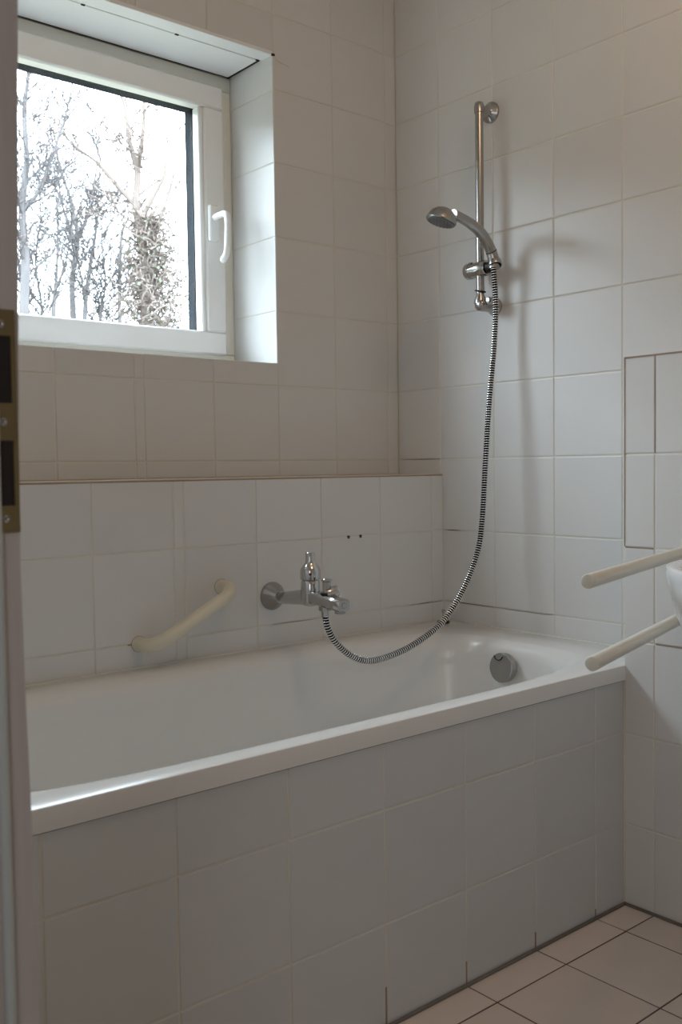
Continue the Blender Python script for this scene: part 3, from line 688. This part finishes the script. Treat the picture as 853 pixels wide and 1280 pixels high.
TREES = {
 'a': [[(3.6, 11.65, 3.17), (3.65, 11.66, 3.98), (3.64, 11.71, 4.79), (3.72, 11.69, 5.48), (3.72, 11.73, 6.18), (3.81, 11.69, 6.9), (3.84, 11.6, 7.6)], [(3.67, 11.69, 4.79), (3.85, 11.56, 5.07), (4.16, 11.36, 6.05), (4.3, 11.3, 6.7)]],
 'b': [[(5.46, 14.03, 3.49), (5.47, 14.07, 4.33), (5.57, 14.03, 5.03), (5.5, 14.13, 5.74), (5.37, 14.27, 6.4), (5.3, 14.3, 7.0)], [(5.57, 14.03, 5.03), (5.73, 13.92, 5.45), (5.84, 13.87, 6.01), (5.9, 13.84, 6.57), (5.88, 13.9, 7.14)], [(5.55, 14.05, 5.03), (5.41, 14.2, 5.53), (5.35, 14.29, 6.16), (5.25, 14.3, 6.9)]],
 'c': [[(6.05, 14.85, 3.63), (6.16, 14.82, 4.67), (6.28, 14.76, 5.42), (6.35, 14.75, 6.16), (6.38, 14.7, 6.9)]],
 'd': [[(5.44, 11.42, 3.17), (5.47, 11.44, 4.04), (5.44, 11.51, 4.66), (5.4, 11.56, 5.1), (5.44, 11.56, 5.6), (5.37, 11.65, 6.03), (5.34, 11.7, 6.53), (5.28, 11.77, 6.9), (5.2, 11.8, 7.4)], [(5.44, 11.56, 5.6), (5.55, 11.52, 6.4), (5.55, 11.54, 6.9), (5.6, 11.5, 7.3)], [(5.45, 11.51, 4.85), (5.64, 11.37, 5.28), (5.75, 11.3, 5.53), (5.79, 11.28, 5.9), (5.8, 11.2, 6.4)], [(5.50, 11.4, 3.6), (5.57, 11.36, 4.17), (5.62, 11.35, 4.66), (5.73, 11.28, 5.03), (5.88, 11.19, 5.59), (5.96, 11.16, 6.27), (5.98, 11.1, 6.9)], [(5.4, 11.56, 5.06), (5.13, 11.81, 5.48), (4.93, 12.0, 5.79), (4.67, 12.23, 6.04), (4.5, 12.3, 6.4)]],
 'e': [[(6.45, 17.15, 3.94), (6.53, 17.14, 4.93), (6.59, 17.14, 5.75), (6.6, 17.1, 6.6)]],
 'f': [[(7.03, 15.34, 3.77), (7.08, 15.38, 5.03), (7.14, 15.36, 5.66), (7.24, 15.3, 5.97), (7.2, 15.3, 6.5)]],
 'h': [[(4.35, 12.9, 3.0), (4.40, 12.9, 3.6), (4.34, 12.95, 4.3), (4.42, 12.9, 5.0), (4.40, 12.9, 5.5)], [(4.38, 12.9, 3.2), (4.62, 12.8, 3.9), (4.78, 12.7, 4.5), (4.80, 12.7, 5.0)], [(4.36, 12.9, 3.1), (4.15, 13.0, 3.8), (4.05, 13.0, 4.4)]],
 'i': [[(5.45, 12.9, 3.0), (5.40, 12.9, 3.5), (5.52, 12.9, 4.1), (5.47, 12.9, 4.7), (5.50, 12.9, 5.3)], [(5.43, 12.9, 3.1), (5.20, 13.0, 3.7), (5.12, 13.0, 4.3), (5.0, 13.1, 4.8)], [(5.46, 12.9, 3.2), (5.70, 12.8, 3.7), (5.82, 12.7, 4.2)]],
 'g': [[(1.4, 12.5, 3.2), (1.5, 12.5, 4.4), (1.45, 12.6, 5.6), (1.6, 12.5, 6.8)]],
}
LAB = {'h': 'low bushy bare sapling between the leftmost and the forked tree', 'i': 'low bushy bare sapling just left of the ivy wrapped tree',
       'a': 'tall bare tree hung with reddish seed heads, leftmost in the window', 'b': 'bare tree with a mossy trunk forking low, left half of the window view',
       'c': 'slim straight bare trunk just right of the forked tree', 'd': 'large bare tree with an ivy and bramble wrapped trunk, right of centre in the window',
       'e': 'thin distant bare trunk between the leftmost and the forked tree', 'f': 'thin distant bare trunk just left of the ivy wrapped tree',
       'g': 'bare tree standing left of the window view behind the door frame'}
R0 = {'h': 0.028, 'i': 0.028, 'a': 0.075, 'b': 0.062, 'c': 0.055, 'd': 0.085, 'e': 0.06, 'f': 0.05, 'g': 0.08}
TW_N = {'h': 1.6, 'i': 1.5, 'a': 1.9, 'b': 1.2, 'c': 0.8, 'd': 0.8, 'e': 1.1, 'f': 0.7, 'g': 0.8}
def grow(m, p, d, L, r, depth, buds, rng, mt):
    n = 4; pts = [p.copy()]; q = p.copy(); dd = d.copy()
    for i in range(n):
        dd = (dd + Vector((rng.gauss(0, .20), rng.gauss(0, .20), rng.gauss(0.05, .14)))).normalized(); q = q + dd*L/n; pts.append(q.copy())
    m.tube(pts, [max(0.0068, r*(1-0.6*i/n)) for i in range(n+1)], mt, 3, cap=False)
    if depth > 0:
        for k in range(rng.randint(3, 4)):
            t = rng.uniform(0.2, 1.0); a = pts[min(int(t*n), n-1)].lerp(pts[min(int(t*n)+1, n)], t*n % 1)
            d2 = (dd + Vector((rng.gauss(0, .75), rng.gauss(0, .75), rng.gauss(0.15, .5)))).normalized()
            grow(m, a, d2, L*rng.uniform(.45, .75), max(0.0095, r*0.65), depth-1, buds, rng, mt)
    elif buds is not None and rng.random() < 0.5:
        for k in range(2):
            c = pts[-1] + Vector([rng.gauss(0, .03) for _ in range(3)]); s = rng.uniform(.012, .022)
            buds.append((c, s))
def tree(key):
    rng = random.Random(ord(key)*13); limbs = TREES[key]; base = Vector(limbs[0][0]); foot = Vector((base.x, base.y, -0.6))
    root = empty('bare_tree', foot); tag(root, LAB[key], 'tree', 'bare trees outside the window')
    mt = BARK2 if key == 'd' else BARK
    tm = MB(); lm = MB(); tw = MB(); buds = [] if key in 'ag' else None
    r0 = R0[key]
    for li, L in enumerate(limbs):
        P = [Vector(p) for p in L]
        if li == 0: P = [foot - Vector((0, 0, 0.15)), foot.lerp(base, 0.5) + Vector((0.03, 0, 0))] + P
        S = spline(P, 4); n = len(S); ra = r0*(1.25 if li == 0 else 0.5)
        rs = [max(0.012, ra*(1-0.85*i/(n-1))) for i in range(n)]
        (tm if li == 0 else lm).tube(S, rs, mt, 7, cap=False)
        lo = 0.36 if li == 0 else 0.1
        cnt = int((24 if li == 0 else 9)*TW_N[key])
        for k in range(cnt):
            t = rng.uniform(lo, 1.0); i = min(int(t*(n-1)), n-2); p = S[i].lerp(S[i+1], rng.random()); ax_ = (S[i+1]-S[i]).normalized()
            a = rng.uniform(0, 2*math.pi); d = (ax_*0.7 + Vector((math.cos(a), math.sin(a), 0.25))*0.9).normalized()
            grow(tw, p, d, rng.uniform(0.45, 1.1)*(1.15-0.5*t), max(0.013, rs[i]*0.30), 2 if rng.random() < .5 else 1, buds, rng, mt)
    for nm, mm in (('trunk', tm), ('limbs', lm), ('twigs', tw)):
        if not mm.v: continue
        me = bpy.data.meshes.new(nm); me.from_pydata(mm.v, [], mm.f); me.materials.append(mt); me.update()
        o = link(nm, me, root); o.matrix_local = Matrix.Translation(-foot)
        if nm != 'trunk': o['kind'] = 'stuff'
    if buds:
        vs = []; fs = []
        for c, s in buds:
            q = len(vs); vs += [c+Vector((s,0,0)), c+Vector((-s,0,0)), c+Vector((0,s,0)), c+Vector((0,-s,0)), c+Vector((0,0,s)), c+Vector((0,0,-s))]
            fs += [(q,q+2,q+4),(q+2,q+1,q+4),(q+1,q+3,q+4),(q+3,q,q+4),(q+2,q,q+5),(q+1,q+2,q+5),(q+3,q+1,q+5),(q,q+3,q+5)]
        me = bpy.data.meshes.new('seed_heads'); me.from_pydata([tuple(v) for v in vs], [], fs); me.materials.append(BUD); me.update()
        o = link('seed_heads', me, root); o.matrix_local = Matrix.Translation(-foot); o['kind'] = 'stuff'
    if key == 'd':      # tangle of ivy and bramble round the trunk
        tg = MB(); lf = []
        for k in range(1050):
            z = 2.5 + 2.4*rng.random()**1.35; wd = 0.10 + 0.62*(1-(z-2.2)/2.8)**1.1
            p = Vector((5.50 + rng.gauss(0, wd*0.55) + 0.06, 11.4 + rng.gauss(0, wd*0.45), z))
            d = Vector((rng.gauss(0,.5), rng.gauss(0,.4), rng.gauss(.2,.7))).normalized(); pts = [p]
            for i in range(5):
                d = (d + Vector((rng.gauss(0,.45), rng.gauss(0,.4), rng.gauss(-.08,.4)))).normalized(); pts.append(pts[-1] + d*rng.uniform(.05,.11))
            tg.tube(pts, 0.0112, mt, 3, cap=False)
            if rng.random() < .5: lf.append((pts[-1], rng.uniform(.018,.03)))
        me = bpy.data.meshes.new('bramble_tangle'); me.from_pydata(tg.v, [], tg.f); me.materials.append(mt); me.update()
        o = link('bramble_tangle', me, root); o.matrix_local = Matrix.Translation(-foot); o['kind'] = 'stuff'
        vs = []; fs = []
        for c, s in lf:
            a = rng.uniform(0, 6.28); u = Vector((math.cos(a), math.sin(a), rng.gauss(0,.4)))*s; v = Vector((-math.sin(a)*.4, math.cos(a)*.4, 1)).normalized()*s
            q = len(vs); vs += [c-u, c-v*1.1, c+u, c+v*1.3]; fs.append((q, q+1, q+2, q+3))
        me = bpy.data.meshes.new('ivy_leaves'); me.from_pydata([tuple(v) for v in vs], [], fs); me.materials.append(IVY); me.update()
        o = link('ivy_leaves', me, root); o.matrix_local = Matrix.Translation(-foot); o['kind'] = 'stuff'
for k in TREES: tree(k)
